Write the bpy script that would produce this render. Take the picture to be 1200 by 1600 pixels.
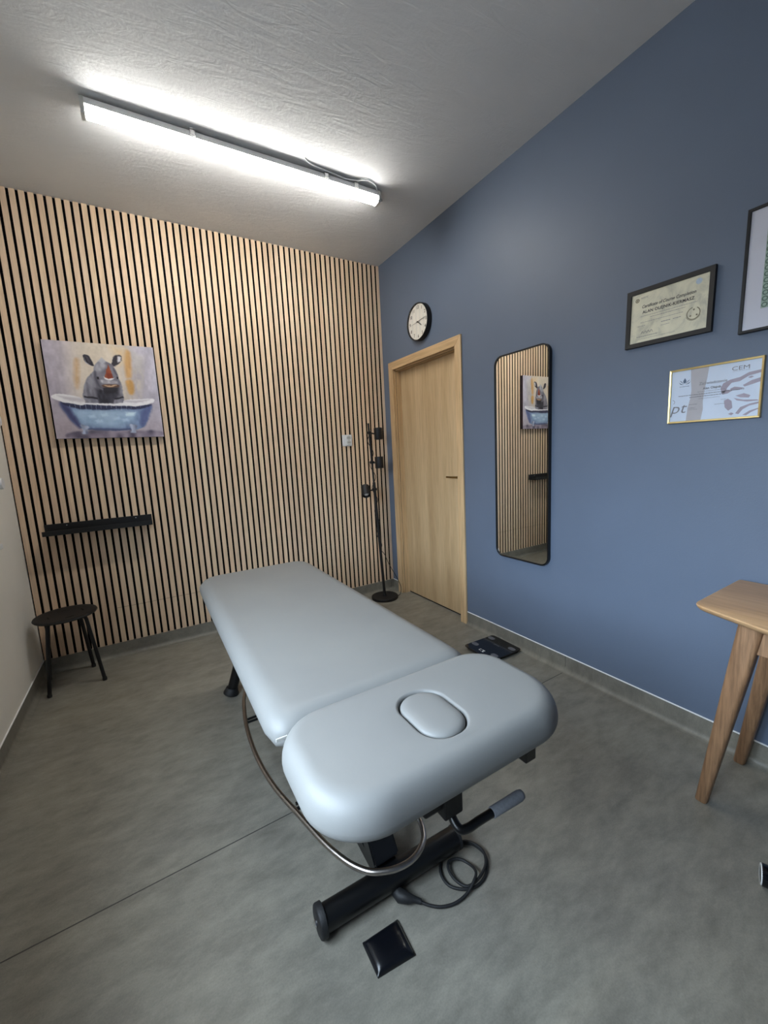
import bpy, bmesh, math, random
import numpy as np
from mathutils import Vector, Matrix
random.seed(7)
for o in list(bpy.data.objects): bpy.data.objects.remove(o, do_unlink=True)
SC = bpy.context.scene
COL = SC.collection

# ------------------------------------------------------------------ room size (metres)
XL, XR, D, H = -0.690, 1.976, 3.261, 2.9165     # left wall, blue wall, slat front, ceiling
YB = -1.30                                       # wall behind the camera
BB = 0.0956                                      # baseboard top

# ------------------------------------------------------------------ camera
cam_d = bpy.data.cameras.new('camera'); cam = bpy.data.objects.new('camera', cam_d); COL.objects.link(cam)
cam_d.sensor_fit = 'VERTICAL'; cam_d.sensor_height = 36.0
cam_d.lens = 634.846 / 1600 * 36.0
cam_d.clip_start = 0.02
rt, fw, up = (0.858675, -0.509993, -0.050835), (0.499049, 0.854574, -0.143713), (0.116735, 0.098034, 0.988313)
cam.matrix_world = Matrix(((rt[0], up[0], -fw[0], 0), (rt[1], up[1], -fw[1], 0), (rt[2], up[2], -fw[2], 1.3069), (0, 0, 0, 1)))
SC.camera = cam

# ------------------------------------------------------------------ light and exposure
SC.view_settings.view_transform = 'Standard'; SC.view_settings.look = 'None'
SC.view_settings.gamma = 1.0; SC.view_settings.use_curve_mapping = False
SC.view_settings.exposure = 0.08
W = bpy.data.worlds.new('overcast_sky'); SC.world = W; W.use_nodes = True
# overcast sky above the horizon, dark ground and neighbouring buildings below it
wt = W.node_tree; bg = wt.nodes['Background']; tcw = wt.nodes.new('ShaderNodeTexCoord'); sxw = wt.nodes.new('ShaderNodeSeparateXYZ'); rw = wt.nodes.new('ShaderNodeValToRGB')
wt.links.new(tcw.outputs['Generated'], sxw.inputs[0]); wt.links.new(sxw.outputs[2], rw.inputs[0]); wt.links.new(rw.outputs[0], bg.inputs['Color'])
rw.color_ramp.elements[0].position = 0.0; rw.color_ramp.elements[0].color = (.09, .095, .10, 1)
rw.color_ramp.elements[1].position = 0.22; rw.color_ramp.elements[1].color = (0.70, 0.845, 1.0, 1)
bg.inputs['Strength'].default_value = 24.5
LAMP_STRENGTH = 54.0
WIN = (0.02, 1.38, 0.90, 2.25)                  # window opening in the left wall: y0, y1, z0, z1
pl = bpy.data.lights.new('window_portal', 'AREA'); pl.shape = 'RECTANGLE'
pl.size = WIN[3]-WIN[2]; pl.size_y = WIN[1]-WIN[0]; pl.cycles.is_portal = True
po = bpy.data.objects.new('window_portal', pl); COL.objects.link(po)
po.location = (XL-0.13, (WIN[0]+WIN[1])/2, (WIN[2]+WIN[3])/2); po.rotation_euler = (0, -math.pi/2, 0)

# ------------------------------------------------------------------ materials
def srgb(r, g, b):
    f = lambda c: (c/255/12.92) if c/255 <= .04045 else ((c/255+.055)/1.055)**2.4
    return (f(r), f(g), f(b), 1)
class NT:
    def __init__(s, name):
        s.m = bpy.data.materials.new(name); s.m.use_nodes = True; s.t = s.m.node_tree
        s.b = s.t.nodes['Principled BSDF']; s.out = s.t.nodes['Material Output']
    def n(s, typ, **kw):
        nd = s.t.nodes.new(typ)
        for k, v in kw.items():
            if k[0] == '_': setattr(nd, k[1:], v)
            else: nd.inputs[k.replace('__', ' ')].default_value = v
        return nd
    def l(s, a, b): s.t.links.new(a, b)
    def mapping(s, scale, rot=(0, 0, 0)):
        tc = s.n('ShaderNodeTexCoord'); mp = s.n('ShaderNodeMapping'); mp.inputs['Scale'].default_value = scale
        mp.inputs['Rotation'].default_value = rot; s.l(tc.outputs['Object'], mp.inputs['Vector']); return mp.outputs[0]
    def noise(s, vec, scale, detail=4, rough=.55, dist=0):
        nz = s.n('ShaderNodeTexNoise'); nz.inputs['Scale'].default_value = scale; nz.inputs['Detail'].default_value = detail
        nz.inputs['Roughness'].default_value = rough; nz.inputs['Distortion'].default_value = dist; s.l(vec, nz.inputs['Vector']); return nz.outputs[0]
    def ramp(s, fac, stops):
        r = s.n('ShaderNodeValToRGB'); e = r.color_ramp.elements
        while len(e) < len(stops): e.new(.5)
        for i, (p, c) in enumerate(stops): e[i].position = p; e[i].color = c
        s.l(fac, r.inputs[0]); return r.outputs[0]
    def mix(s, fac, a, b, mode='MIX'):
        m = s.n('ShaderNodeMix', _data_type='RGBA', _blend_type=mode)
        if hasattr(fac, 'links'): s.l(fac, m.inputs[0])
        else: m.inputs[0].default_value = fac
        for v, i in ((a, 6), (b, 7)):
            if hasattr(v, 'links'): s.l(v, m.inputs[i])
            else: m.inputs[i].default_value = v
        return m.outputs[2]
    def bump(s, h, strength, dist):
        b = s.n('ShaderNodeBump'); b.inputs['Strength'].default_value = strength; b.inputs['Distance'].default_value = dist
        s.l(h, b.inputs['Height']); s.l(b.outputs[0], s.b.inputs['Normal'])
def plain(name, col, rough=.5, metal=0, spec=.5, noise=0, nscale=40, bump=0, coat=0):
    t = NT(name); t.b.inputs['Roughness'].default_value = rough; t.b.inputs['Metallic'].default_value = metal
    t.b.inputs['Specular IOR Level'].default_value = spec; t.b.inputs['Coat Weight'].default_value = coat
    v = t.mapping((1, 1, 1)); nz = t.noise(v, nscale, 3)
    k = 1-noise; k2 = 1+noise
    c = t.ramp(nz, [(.3, (col[0]*k, col[1]*k, col[2]*k, 1)), (.7, (col[0]*k2, col[1]*k2, col[2]*k2, 1))])
    t.l(c, t.b.inputs['Base Color'])
    if bump: t.bump(t.noise(v, nscale*4, 4), bump, .002)
    return t.m
def wood(name, c1, c2, axis='Z', scale=18, rough=.45, grain=.5, slat=False):
    """veneer with grain stretched along an axis"""
    t = NT(name); t.b.inputs['Roughness'].default_value = rough
    st = {'X': (.06, 1, 1), 'Y': (1, .06, 1), 'Z': (1, 1, .06)}[axis]
    v = t.mapping(st)
    a = t.noise(v, scale, 5, .6, .3); b = t.noise(v, scale*9, 3, .6)
    col = t.ramp(a, [(.32, c1), (.68, c2)])
    f = t.ramp(b, [(.35, (1-grain*.4,)*3+(1,)), (.6, (1, 1, 1, 1))])
    col = t.mix(1, col, f, 'MULTIPLY')
    if slat:   # every slat is cut from another strip of veneer
        v2 = t.mapping((23.585, .01, .01)); sp = t.n('ShaderNodeTexWhiteNoise', _noise_dimensions='1D')
        sx = t.n('ShaderNodeSeparateXYZ'); t.l(v2, sx.inputs[0]); fl = t.n('ShaderNodeMath', _operation='FLOOR')
        t.l(sx.outputs[0], fl.inputs[0]); t.l(fl.outputs[0], sp.inputs['W'])
        tone = t.ramp(sp.outputs[0], [(0, (.90, .90, .90, 1)), (.5, (1, .97, .95, 1)), (1, (.98, 1, .96, 1))])
        col = t.mix(1, col, tone, 'MULTIPLY')
    t.l(col, t.b.inputs['Base Color']); t.bump(b, .15, .001)
    return t.m
M = {}
# concrete look vinyl
def vinyl(name, k=1.0):
    t = NT(name); v = t.mapping((1, 1, 1)); v2 = t.mapping((1, 2.2, 1), (0, 0, .5))
    a = t.noise(v, 1.5, 5, .55, .3); b = t.noise(v2, 6.5, 10, .72, .15); c = t.noise(v, 220, 3)
    c1, c2, c3 = [tuple(x*k for x in srgb(*q)[:3])+(1,) for q in ((110, 107, 98), (130, 127, 117), (148, 144, 132))]
    col = t.ramp(b, [(.29, c1), (.5, c2), (.71, c3)])
    col = t.mix(1, col, t.ramp(a, [(.3, (.84, .84, .86, 1)), (.7, (1.08, 1.08, 1.06, 1))]), 'MULTIPLY')
    col = t.mix(1, col, t.ramp(c, [(.3, (.90, .90, .90, 1)), (.7, (1.06, 1.06, 1.06, 1))]), 'MULTIPLY')
    t.l(col, t.b.inputs['Base Color'])
    t.b.inputs['Roughness'].default_value = .42; t.b.inputs['Specular IOR Level'].default_value = .4
    t.bump(c, .12, .0015); return t.m
M['floor'] = vinyl('concrete_look_vinyl', 1.05); M['base'] = vinyl('coved_vinyl_skirting', .95)
def paint(name, col, rough, bump, scale, spec=.3):
    t = NT(name); v = t.mapping((1, 1, 1)); a = t.noise(v, scale, 6, .6); b = t.noise(v, 2.5, 3)
    c = t.ramp(b, [(.3, tuple(x*.97 for x in col[:3])+(1,)), (.7, tuple(x*1.03 for x in col[:3])+(1,))])
    t.l(c, t.b.inputs['Base Color']); t.b.inputs['Roughness'].default_value = rough
    t.b.inputs['Specular IOR Level'].default_value = spec; t.bump(a, bump, .004); return t.m
M['blue'] = paint('blue_wall_paint', srgb(98, 111, 131), .5, .12, 160, .4)
M['white'] = paint('white_wall_paint', srgb(236, 233, 224), .7, .15, 120)
# trowelled plaster ceiling
t = NT('trowelled_plaster'); v = t.mapping((1, 1, 1)); v2 = t.mapping((1, 3.2, 1), (0, 0, .9))
a = t.noise(v2, 6, 7, .62, 1.6); b = t.noise(v, 70, 4)
t.l(t.ramp(t.noise(v, 2, 3), [(.3, srgb(204, 206, 208)), (.7, srgb(213, 214, 215))]), t.b.inputs['Base Color'])
t.b.inputs['Roughness'].default_value = .75; t.b.inputs['Specular IOR Level'].default_value = .25
ad = t.n('ShaderNodeMath', _operation='ADD'); mu = t.n('ShaderNodeMath', _operation='MULTIPLY'); mu.inputs[1].default_value = .22
t.l(b, mu.inputs[0]); t.l(a, ad.inputs[0]); t.l(mu.outputs[0], ad.inputs[1]); t.bump(ad.outputs[0], .32, .012); M['ceil'] = t.m
M['slat'] = wood('light_oak_slat', srgb(226, 196, 164), srgb(244, 218, 188), 'Z', 14, .5, .35, slat=True)
M['felt'] = plain('black_felt', srgb(14, 13, 16), .95, spec=.1, noise=.2, nscale=200)
M['oakdoor'] = wood('oak_door_veneer', srgb(178, 150, 112), srgb(206, 180, 141), 'Z', 9, .45, .35)
M['oakframe'] = wood('oak_frame_veneer', srgb(192, 158, 114), srgb(222, 192, 150), 'Z', 7, .42, .55)
M['oakframeh'] = wood('oak_frame_veneer_across', srgb(192, 158, 114), srgb(222, 192, 150), 'Y', 7, .42, .55)
M['desk'] = wood('oak_desk', srgb(186, 146, 104), srgb(206, 168, 126), 'Y', 11, .4, .4)
M['deskleg'] = wood('oak_desk_leg', srgb(128, 94, 66), srgb(170, 132, 98), 'Z', 16, .5, .9)
t = NT('grey_leatherette'); v = t.mapping((1, 1, 1)); vo = t.n('ShaderNodeTexVoronoi'); vo.inputs['Scale'].default_value = 650; t.l(v, vo.inputs['Vector'])
t.l(t.ramp(t.noise(v, 3, 3), [(.3, srgb(126, 127, 126)), (.7, srgb(131, 132, 130))]), t.b.inputs['Base Color'])
t.b.inputs['Roughness'].default_value = .48; t.b.inputs['Specular IOR Level'].default_value = .38
t.bump(vo.outputs['Distance'], .10, .0008); M['leather'] = t.m
M['blackm'] = plain('black_powder_coat', srgb(9, 10, 12), .36, spec=.5, noise=.15)
M['blackmatt'] = plain('black_matt_plastic', srgb(14, 14, 16), .55, noise=.15)
M['blackp'] = plain('black_gloss_plastic', srgb(10, 12, 18), .15, noise=.1, coat=.3)
M['rubber'] = plain('black_rubber', srgb(24, 25, 27), .6, noise=.25, nscale=60, bump=.3)
M['steel'] = plain('brushed_steel', srgb(176, 170, 165), .28, metal=1, noise=.12, nscale=80)
M['chrome'] = plain('chrome', srgb(215, 215, 215), .12, metal=1)
M['brass'] = plain('satin_brass', srgb(150, 125, 80), .3, metal=1, noise=.1)
M['satin'] = plain('satin_metal', srgb(185, 172, 150), .4, metal=.6, noise=.05)
M['grip'] = plain('grey_foam_grip', srgb(122, 125, 131), .75, noise=.1, nscale=200)
M['whitep'] = plain('white_plastic', srgb(225, 226, 226), .35, noise=.03)
M['greyp'] = plain('light_grey_plastic', srgb(190, 190, 186), .5, noise=.03)
M['sealant'] = plain('white_sealant', srgb(245, 245, 245), .4, noise=.02)
M['gap'] = plain('dark_gap', srgb(25, 22, 20), .9, noise=.1)
M['gold'] = plain('gold_frame', srgb(215, 190, 130), .3, metal=.75, noise=.08)
M['mat_board'] = plain('white_mount_board', srgb(205, 208, 222), .5, noise=.04, nscale=12)
M['paper2'] = plain('white_certificate_paper', srgb(206, 218, 236), .35, noise=.03, nscale=12)
M['ink'] = plain('black_ink', srgb(35, 33, 36), .5, noise=.1)
M['inkgrey'] = plain('grey_ink', srgb(116, 116, 124), .5, noise=.1)
M['mauve'] = plain('mauve_print', srgb(158, 148, 164), .4, noise=.08, nscale=30)
M['mauve_band'] = plain('mauve_band_print', srgb(176, 174, 180), .4, noise=.04, nscale=30)
M['lotus'] = plain('blue_logo_print', srgb(78, 100, 130), .4, noise=.04)
M['green'] = plain('pale_green_print', srgb(142, 168, 156), .5, noise=.12, nscale=60)
M['greend'] = plain('dark_green_print', srgb(66, 98, 88), .5, noise=.1, nscale=60)
M['pads'] = plain('grey_electrode', srgb(112, 114, 120), .3, metal=.3, noise=.05)
M['clockface'] = plain('clock_face', srgb(232, 230, 222), .4, noise=.01)
t = NT('cream_marbled_paper'); v = t.mapping((1, 1, 1)); nz = t.noise(v, 14, 6, .6, 1.2)
t.l(t.ramp(nz, [(.3, srgb(186, 186, 170)), (.5, srgb(222, 219, 196)), (.7, srgb(232, 228, 204))]), t.b.inputs['Base Color'])
t.b.inputs['Roughness'].default_value = .4; M['paper1'] = t.m
t = NT('mirror_silver'); t.b.inputs['Base Color'].default_value = (.86, .88, .86, 1); t.b.inputs['Metallic'].default_value = 1
t.b.inputs['Roughness'].default_value = 0.0; t.bump(t.noise(t.mapping((1, 1, .4)), 3.5, 0), .08, .0012); M['mirror'] = t.m
def glassmat(name, tint=(1, 1, 1, 1)):
    t = NT(name); t.t.nodes.remove(t.b); tr = t.n('ShaderNodeBsdfTransparent'); gl = t.n('ShaderNodeBsdfGlossy')
    gl.inputs['Roughness'].default_value = .02; tr.inputs[0].default_value = tint
    lw = t.n('ShaderNodeLayerWeight'); lw.inputs[0].default_value = .5; pw = t.n('ShaderNodeMath', _operation='POWER'); pw.inputs[1].default_value = 4.5
    ma = t.n('ShaderNodeMath', _operation='MULTIPLY_ADD'); ma.inputs[1].default_value = .9; ma.inputs[2].default_value = .035; mx = t.n('ShaderNodeMixShader')
    t.l(lw.outputs['Facing'], pw.inputs[0]); t.l(pw.outputs[0], ma.inputs[0]); t.l(ma.outputs[0], mx.inputs[0]); t.l(tr.outputs[0], mx.inputs[1]); t.l(gl.outputs[0], mx.inputs[2]); t.l(mx.outputs[0], t.out.inputs[0]); return t.m
M['glass'] = glassmat('clear_glass')
t = NT('lit_diffuser'); t.b.inputs['Base Color'].default_value = (.9, .9, .9, 1); t.b.inputs['Emission Color'].default_value = (1.0, .97, .915, 1)
t.b.inputs['Emission Strength'].default_value = LAMP_STRENGTH; M['lit'] = t.m
t = NT('painted_canvas'); at = t.n('ShaderNodeVertexColor', _layer_name='paint'); t.l(at.outputs[0], t.b.inputs['Base Color'])
t.b.inputs['Roughness'].default_value = .55; t.bump(t.noise(t.mapping((1, 1, 1)), 60, 5), .2, .001); M['painting'] = t.m
M['canvas_edge'] = plain('dark_canvas_edge', srgb(58, 44, 56), .7, noise=.2)

# ------------------------------------------------------------------ mesh helpers (all in world metres)
def nb(): return bmesh.new()
def box(bm, x0, x1, y0, y1, z0, z1, bev=0, seg=2):
    r = bmesh.ops.create_cube(bm, size=1); vs = r['verts']
    for v in vs: v.co = Vector((x0+(v.co.x+.5)*(x1-x0), y0+(v.co.y+.5)*(y1-y0), z0+(v.co.z+.5)*(z1-z0)))
    if bev:
        es = list({e for v in vs for e in v.link_edges})
        bmesh.ops.bevel(bm, geom=es, offset=bev, segments=seg, affect='EDGES', profile=.5)
    return bm
def rings(bm, rs, close=True, cap=(True, True), mat=0):
    L = [[bm.verts.new(p) for p in r] for r in rs]
    n = len(L[0])
    for a, b in zip(L[:-1], L[1:]):
        for i in range(n if close else n-1):
            j = (i+1) % n
            try: f = bm.faces.new((a[i], a[j], b[j], b[i])); f.material_index = mat
            except ValueError: pass
    if cap[0]: bm.faces.new(list(reversed(L[0]))).material_index = mat
    if cap[1]: bm.faces.new(L[-1]).material_index = mat
    return L
def frame_axes(d):
    d = Vector(d).normalized(); a = Vector((0, 0, 1)) if abs(d.z) < .9 else Vector((1, 0, 0))
    u = d.cross(a).normalized(); w = u.cross(d).normalized(); return u, w
def tube(bm, pts, r, n=14, closed=False, cap=True):
    pts = [Vector(p) for p in pts]; m = len(pts); rs = []
    rr = r if isinstance(r, (list, tuple)) else [r]*m
    u = None
    for i, p in enumerate(pts):
        if closed: d = pts[(i+1) % m]-pts[i-1]
        else: d = pts[min(i+1, m-1)]-pts[max(i-1, 0)]
        d.normalize()
        if u is None: u, w = frame_axes(d)
        else:
            u = (u - d*u.dot(d)).normalized()
        w = u.cross(d)
        rs.append([p+(u*math.cos(2*math.pi*k/n)+w*math.sin(2*math.pi*k/n))*rr[i] for k in range(n)])
    if closed: rs.append(rs[0])
    rings(bm, rs, cap=(cap and not closed, cap and not closed))
    if closed: bmesh.ops.remove_doubles(bm, verts=bm.verts, dist=1e-6)
    return bm
def smooth_path(P, k=8, closed=False):
    P = [Vector(p) for p in P]; m = len(P); out = []
    for i in range(m if closed else m-1):
        g = lambda j: P[j % m] if closed else P[min(max(j, 0), m-1)]
        a, b, c, d = g(i-1), g(i), g(i+1), g(i+2)
        for s in range(k):
            x = s/k
            out.append(.5*((2*b)+(c-a)*x+(2*a-5*b+4*c-d)*x*x+(3*b-a-3*c+d)*x**3))
    if not closed: out.append(P[-1])
    return out
def lathe(bm, c, axis, prof, n=40, cap=(True, True)):
    """prof: (distance along the axis, radius) pairs"""
    c = Vector(c); d = Vector(axis).normalized(); u, w = frame_axes(d)
    rings(bm, [[c+d*h+(u*math.cos(2*math.pi*k/n)+w*math.sin(2*math.pi*k/n))*r for k in range(n)] for h, r in prof], cap=cap); return bm
def rrect(cx, cy, hx, hy, r, n=10):
    out = []
    for sx, sy, a0 in ((1, 1, 0), (-1, 1, 90), (-1, -1, 180), (1, -1, 270)):
        for k in range(n+1):
            a = math.radians(a0+90*k/n); out.append((cx+sx*(hx-r)+r*math.cos(a), cy+sy*(hy-r)+r*math.sin(a)))
    return out
def fix(bm): bmesh.ops.recalc_face_normals(bm, faces=bm.faces); return bm
def obj(name, bm, mat, parent=None, smooth=False, origin=None, keep=False):
    """one mesh object; its origin is the thing's base (or its own lowest centre)"""
    if not keep: fix(bm)
    me = bpy.data.meshes.new(name); bm.to_mesh(me); bm.free()
    o = bpy.data.objects.new(name, me); COL.objects.link(o)
    for m in (mat if isinstance(mat, (list, tuple)) else [mat]): me.materials.append(m)
    if parent is not None:
        w = Vector((0, 0, 0)); p = parent
        while p: w += p.location; p = p.parent
        org = w
        if origin is not None: org = Vector(origin)
        o.parent = parent; o.location = org-w
    else:
        if origin is None:
            cs = [v.co for v in me.vertices]
            org = Vector(((min(c.x for c in cs)+max(c.x for c in cs))/2, (min(c.y for c in cs)+max(c.y for c in cs))/2, min(c.z for c in cs)))
        else: org = Vector(origin)
        o.location = org
    me.transform(Matrix.Translation(-org))
    if smooth:
        me.shade_smooth()
        if smooth is not True:
            me.set_sharp_from_angle(angle=math.radians(smooth))
    return o
def thing(name, label, cat, loc, group=None):
    o = bpy.data.objects.new(name, None); COL.objects.link(o); o.location = loc; o.empty_display_size = .05
    o['label'] = label; o['category'] = cat
    if group: o['group'] = group
    return o
def tag(o, label, cat, group=None, kind=None):
    o['label'] = label; o['category'] = cat
    if group: o['group'] = group
    if kind: o['kind'] = kind
    return o
def struct(o): o['kind'] = 'structure'; return o
O0 = (0, 0, 0)

# ================================================================== THE ROOM
bm = nb(); box(bm, XL-.12, XR+.3, YB-.12, D+.16, -.1, 0)
floor = struct(obj('floor', bm, M['floor'], origin=O0))
bm = nb()   # welded seam between two sheets of vinyl
a, b = Vector((XL+.02, 1.3414, 0.0004)), Vector((XR-.02, 1.3888, 0.0004))
rings(bm, [[a+Vector((0, -.0018, -.001)), a+Vector((0, -.0018, .0001)), a+Vector((0, .0018, .0001)), a+Vector((0, .0018, -.001))],
           [b+Vector((0, -.0018, -.001)), b+Vector((0, -.0018, .0001)), b+Vector((0, .0018, .0001)), b+Vector((0, .0018, -.001))]])
M['seam'] = plain('vinyl_weld', srgb(62, 61, 58), .6, noise=.1)
obj('seam', bm, M['seam'], floor, origin=O0)
bm = nb(); box(bm, XL-.12, XR+.3, YB-.12, D+.16, H, H+.1)
struct(obj('ceiling', bm, M['ceil'], origin=O0))
# left wall with the window opening
bm = nb(); X0 = XL-.14
box(bm, X0, XL, YB-.12, WIN[0], 0, H); box(bm, X0, XL, WIN[1], D+.16, 0, H)
box(bm, X0, XL, WIN[0], WIN[1], 0, WIN[2]); box(bm, X0, XL, WIN[0], WIN[1], WIN[3], H)
struct(obj('wall_left', bm, M['white'], origin=O0))
bm = nb(); box(bm, XL, XR, YB-.12, YB, 0, H); struct(obj('wall_rear', bm, M['blue'], origin=O0))
# blue wall with the door opening
DY0, DY1, DZ = 2.260, 3.110, 2.035
bm = nb(); box(bm, XR, XR+.12, YB-.12, DY0, 0, H); box(bm, XR, XR+.12, DY1, D+.16, 0, H); box(bm, XR, XR+.12, DY0, DY1, DZ, H)
struct(obj('wall_right', bm, M['blue'], origin=O0))
bm = nb(); box(bm, XR+.18, XR+.22, DY0-.3, DY1+.2, 0, DZ+.3); struct(obj('wall_behind_door', bm, M['white'], origin=O0))
# slat wall
bm = nb(); box(bm, XL, XR, D+.024, D+.16, 0, H); wb = struct(obj('wall_back', bm, M['white'], origin=O0))
bm = nb(); box(bm, XL+.001, XR-.001, D+.010, D+.0245, BB, H-.001); obj('felt_backing', bm, M['felt'], wb, origin=O0)
PITCH, SW = .0424, .0286
bm = nb(); k = 0
while True:
    x1 = XR-.002-k*PITCH; x0 = x1-SW
    if x0 < XL+.002: break
    if -.3 < x0 < 1.0:
        zs = .345 + .0005*math.sin(k)
        box(bm, x0, x1, D, D+.0105, BB, zs-.0007); box(bm, x0, x1, D, D+.0105, zs+.0007, H-.001)
    else: box(bm, x0, x1, D, D+.0105, BB, H-.001)
    k += 1
fix(bm)
for f in bm.faces: f.material_index = 0 if f.normal.y < -.5 else 1      # veneered fronts, black edges
obj('slats', bm, [M['slat'], M['felt']], wb, origin=(XR-.002+.0069, 0, 0))

# coved skirting: profile swept along a wall
def cove(name, p0, p1, inward, mat, top=BB):
    p0, p1, n = Vector(p0), Vector(p1), Vector(inward)
    R_ = .028; prof = [(0, 0), (0, top), (.0035, top), (.0035, R_+.0005)]
    for q in range(1, 8):
        a = math.pi/2*q/7; prof.append((.0035+R_*(1-math.cos(a)), .0005+R_*(1-math.sin(a))))
    prof.append((.0035+R_, 0))
    bm = nb(); rings(bm, [[p+n*d+Vector((0, 0, z)) for d, z in prof] for p in (p0, p1)])
    return struct(obj(name, bm, mat, smooth=40, origin=O0))
b_back = cove('baseboard_back', (XL, D+.004, 0), (XR, D+.004, 0), (0, -1, 0), M['base'])
b_right = cove('baseboard_right', (XR, YB, 0), (XR, 2.213, 0), (-1, 0, 0), M['base'])
b_corner = cove('baseboard_right_corner', (XR, 3.157, 0), (XR, D, 0), (-1, 0, 0), M['base'])
b_left = cove('baseboard_left', (XL, YB, 0), (XL, D, 0), (1, 0, 0), M['base'])
def seal(parent, x0, x1, y0, y1):
    bm = nb(); box(bm, x0, x1, y0, y1, BB-.0005, BB+.0035); obj('sealant_bead', bm, M['sealant'], parent, origin=O0)
seal(b_right, XR-.0055, XR, YB, 2.213); seal(b_corner, XR-.0055, XR, 3.157, D-.001); seal(b_left, XL, XL+.0055, YB, D-.001)
bm = nb(); box(bm, XR-.0041, XR-.003, 1.3875, 1.3895, .03, BB); obj('seam', bm, M['seam'], b_right, origin=O0)
bm = nb(); box(bm, XR-.032, XR-.0305, D-.001, D+.0005, .003, BB-.002); obj('seam', bm, M['seam'], b_back, origin=O0)

# window in the left wall (beside and behind the camera)
win = struct(bpy.data.objects.new('window_1', None)); COL.objects.link(win); win.location = (XL-.07, (WIN[0]+WIN[1])/2, WIN[2])
bm = nb(); y0, y1, z0, z1 = WIN; xa, xb = XL-.11, XL-.05
for a in ((y0, y0+.06, z0, z1), (y1-.06, y1, z0, z1), (y0+.06, y1-.06, z0, z0+.06), (y0+.06, y1-.06, z1-.06, z1), ((y0+y1)/2-.035, (y0+y1)/2+.035, z0+.06, z1-.06)):
    box(bm, xa, xb, a[0], a[1], a[2], a[3], .004)
obj('window_frame', bm, M['whitep'], win)
ymid = (y0+y1)/2
for ya, yb in ((y0+.06, ymid-.035), (ymid+.035, y1-.06)):
    bm = nb(); box(bm, XL-.083, XL-.078, ya, yb, z0+.06, z1-.06); obj('pane', bm, M['glass'], win)
bm = nb(); box(bm, XL-.05, XL+.12, y0-.03, y1+.03, z0-.03, z0-.001, .006); obj('window_sill', bm, M['whitep'], win)
bm = nb(); box(bm, xb, xb+.012, ymid-.012, ymid+.012, z0+.55, z0+.6, .003); tube(bm, [(xb+.01, ymid, z0+.575), (xb+.04, ymid, z0+.575), (xb+.045, ymid, z0+.565), (xb+.045, ymid, z0+.47)], .008)
obj('window_handle', bm, M['whitep'], win, smooth=50)

# ------------------------------------------------------------------ door
door = struct(bpy.data.objects.new('door_1', None)); COL.objects.link(door); door.location = (XR, 2.685, 0)
OY0, OY1, OZ = 2.213, 3.157, 2.080; FW = .065; FX = XR-.014
def casing(a, b, c, d):   # mitred boards: polygon (y, z) extruded off the wall
    bm = nb(); poly = [a, b, c, d]
    rings(bm, [[(FX, y, z) for y, z in poly], [(XR, y, z) for y, z in poly]])
    bmesh.ops.bevel(bm, geom=bm.edges[:], offset=.0015, segments=1, affect='EDGES'); return bm
obj('architrave', casing((OY0, 0), (OY0+FW, 0), (OY0+FW, OZ-FW), (OY0, OZ)), M['oakframe'], door)
obj('architrave', casing((OY1-FW, 0), (OY1, 0), (OY1, OZ), (OY1-FW, OZ-FW)), M['oakframe'], door)
obj('architrave', casing((OY0, OZ), (OY0+FW, OZ-FW), (OY1-FW, OZ-FW), (OY1, OZ)), M['oakframeh'], door)
IY0, IY1, IZ = OY0+FW, OY1-FW, OZ-FW; LX = XR+.062     # leaf face
bm = nb(); box(bm, XR-.012, XR+.118, IY1+.004, IY1+.018, 0, IZ+.018); box(bm, XR+.012, XR+.118, IY1-.010, IY1+.004, 0, IZ-.012)
obj('jamb', bm, M['oakframe'], door)
bm = nb(); box(bm, XR-.012, XR+.118, IY0-.018, IY0-.004, 0, IZ+.018); box(bm, XR+.012, XR+.118, IY0-.004, IY0+.006, 0, IZ-.012)
obj('jamb', bm, M['oakframe'], door)
bm = nb(); box(bm, XR-.012, XR+.118, IY0-.004, IY1+.004, IZ+.004, IZ+.018); box(bm, XR+.012, XR+.118, IY0+.006, IY1-.010, IZ-.012, IZ+.004)
obj('head_jamb', bm, M['oakframeh'], door)
bm = nb(); box(bm, XR+.0105, XR+.0125, IY1-.0115, IY1-.0095, 0, IZ-.012); box(bm, XR+.0105, XR+.0125, IY0+.006, IY1-.011, IZ-.0135, IZ-.0115)
obj('gasket', bm, M['gap'], door)
bm = nb(); box(bm, LX, LX+.04, IY0+.008, IY1-.012, .012, IZ-.014, .001); leaf = obj('door_leaf', bm, M['oakdoor'], door)
bm = nb(); box(bm, LX+.004, LX+.038, IY0+.008, IY1-.012, .0005, .011); obj('bottom_gap', bm, M['gap'], door)
hy, hz = 2.318, 1.100
bm = nb(); box(bm, LX-.006, LX, hy-.027, hy+.027, hz-.027, hz+.027, .002); obj('rosette', bm, M['satin'], leaf)
bm = nb(); tube(bm, [(LX-.004, hy, hz), (LX-.045, hy, hz)], .0085); box(bm, LX-.055, LX-.041, hy-.012, hy+.118, hz-.007, hz+.007, .003); obj('door_handle', bm, M['brass'], leaf, smooth=40)
bm = nb(); box(bm, LX-.006, LX, hy-.027, hy+.027, hz-.100, hz-.046, .002); obj('escutcheon', bm, M['satin'], leaf)
bm = nb(); lathe(bm, (LX-.005, hy, hz-.068), (-1, 0, 0), [(0, .0085), (.006, .0085), (.007, .0075)], 20); box(bm, LX-.012, LX-.005, hy-.0035, hy+.0035, hz-.092, hz-.068, .001)
obj('lock_cylinder', bm, M['chrome'], leaf, smooth=40)

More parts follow.
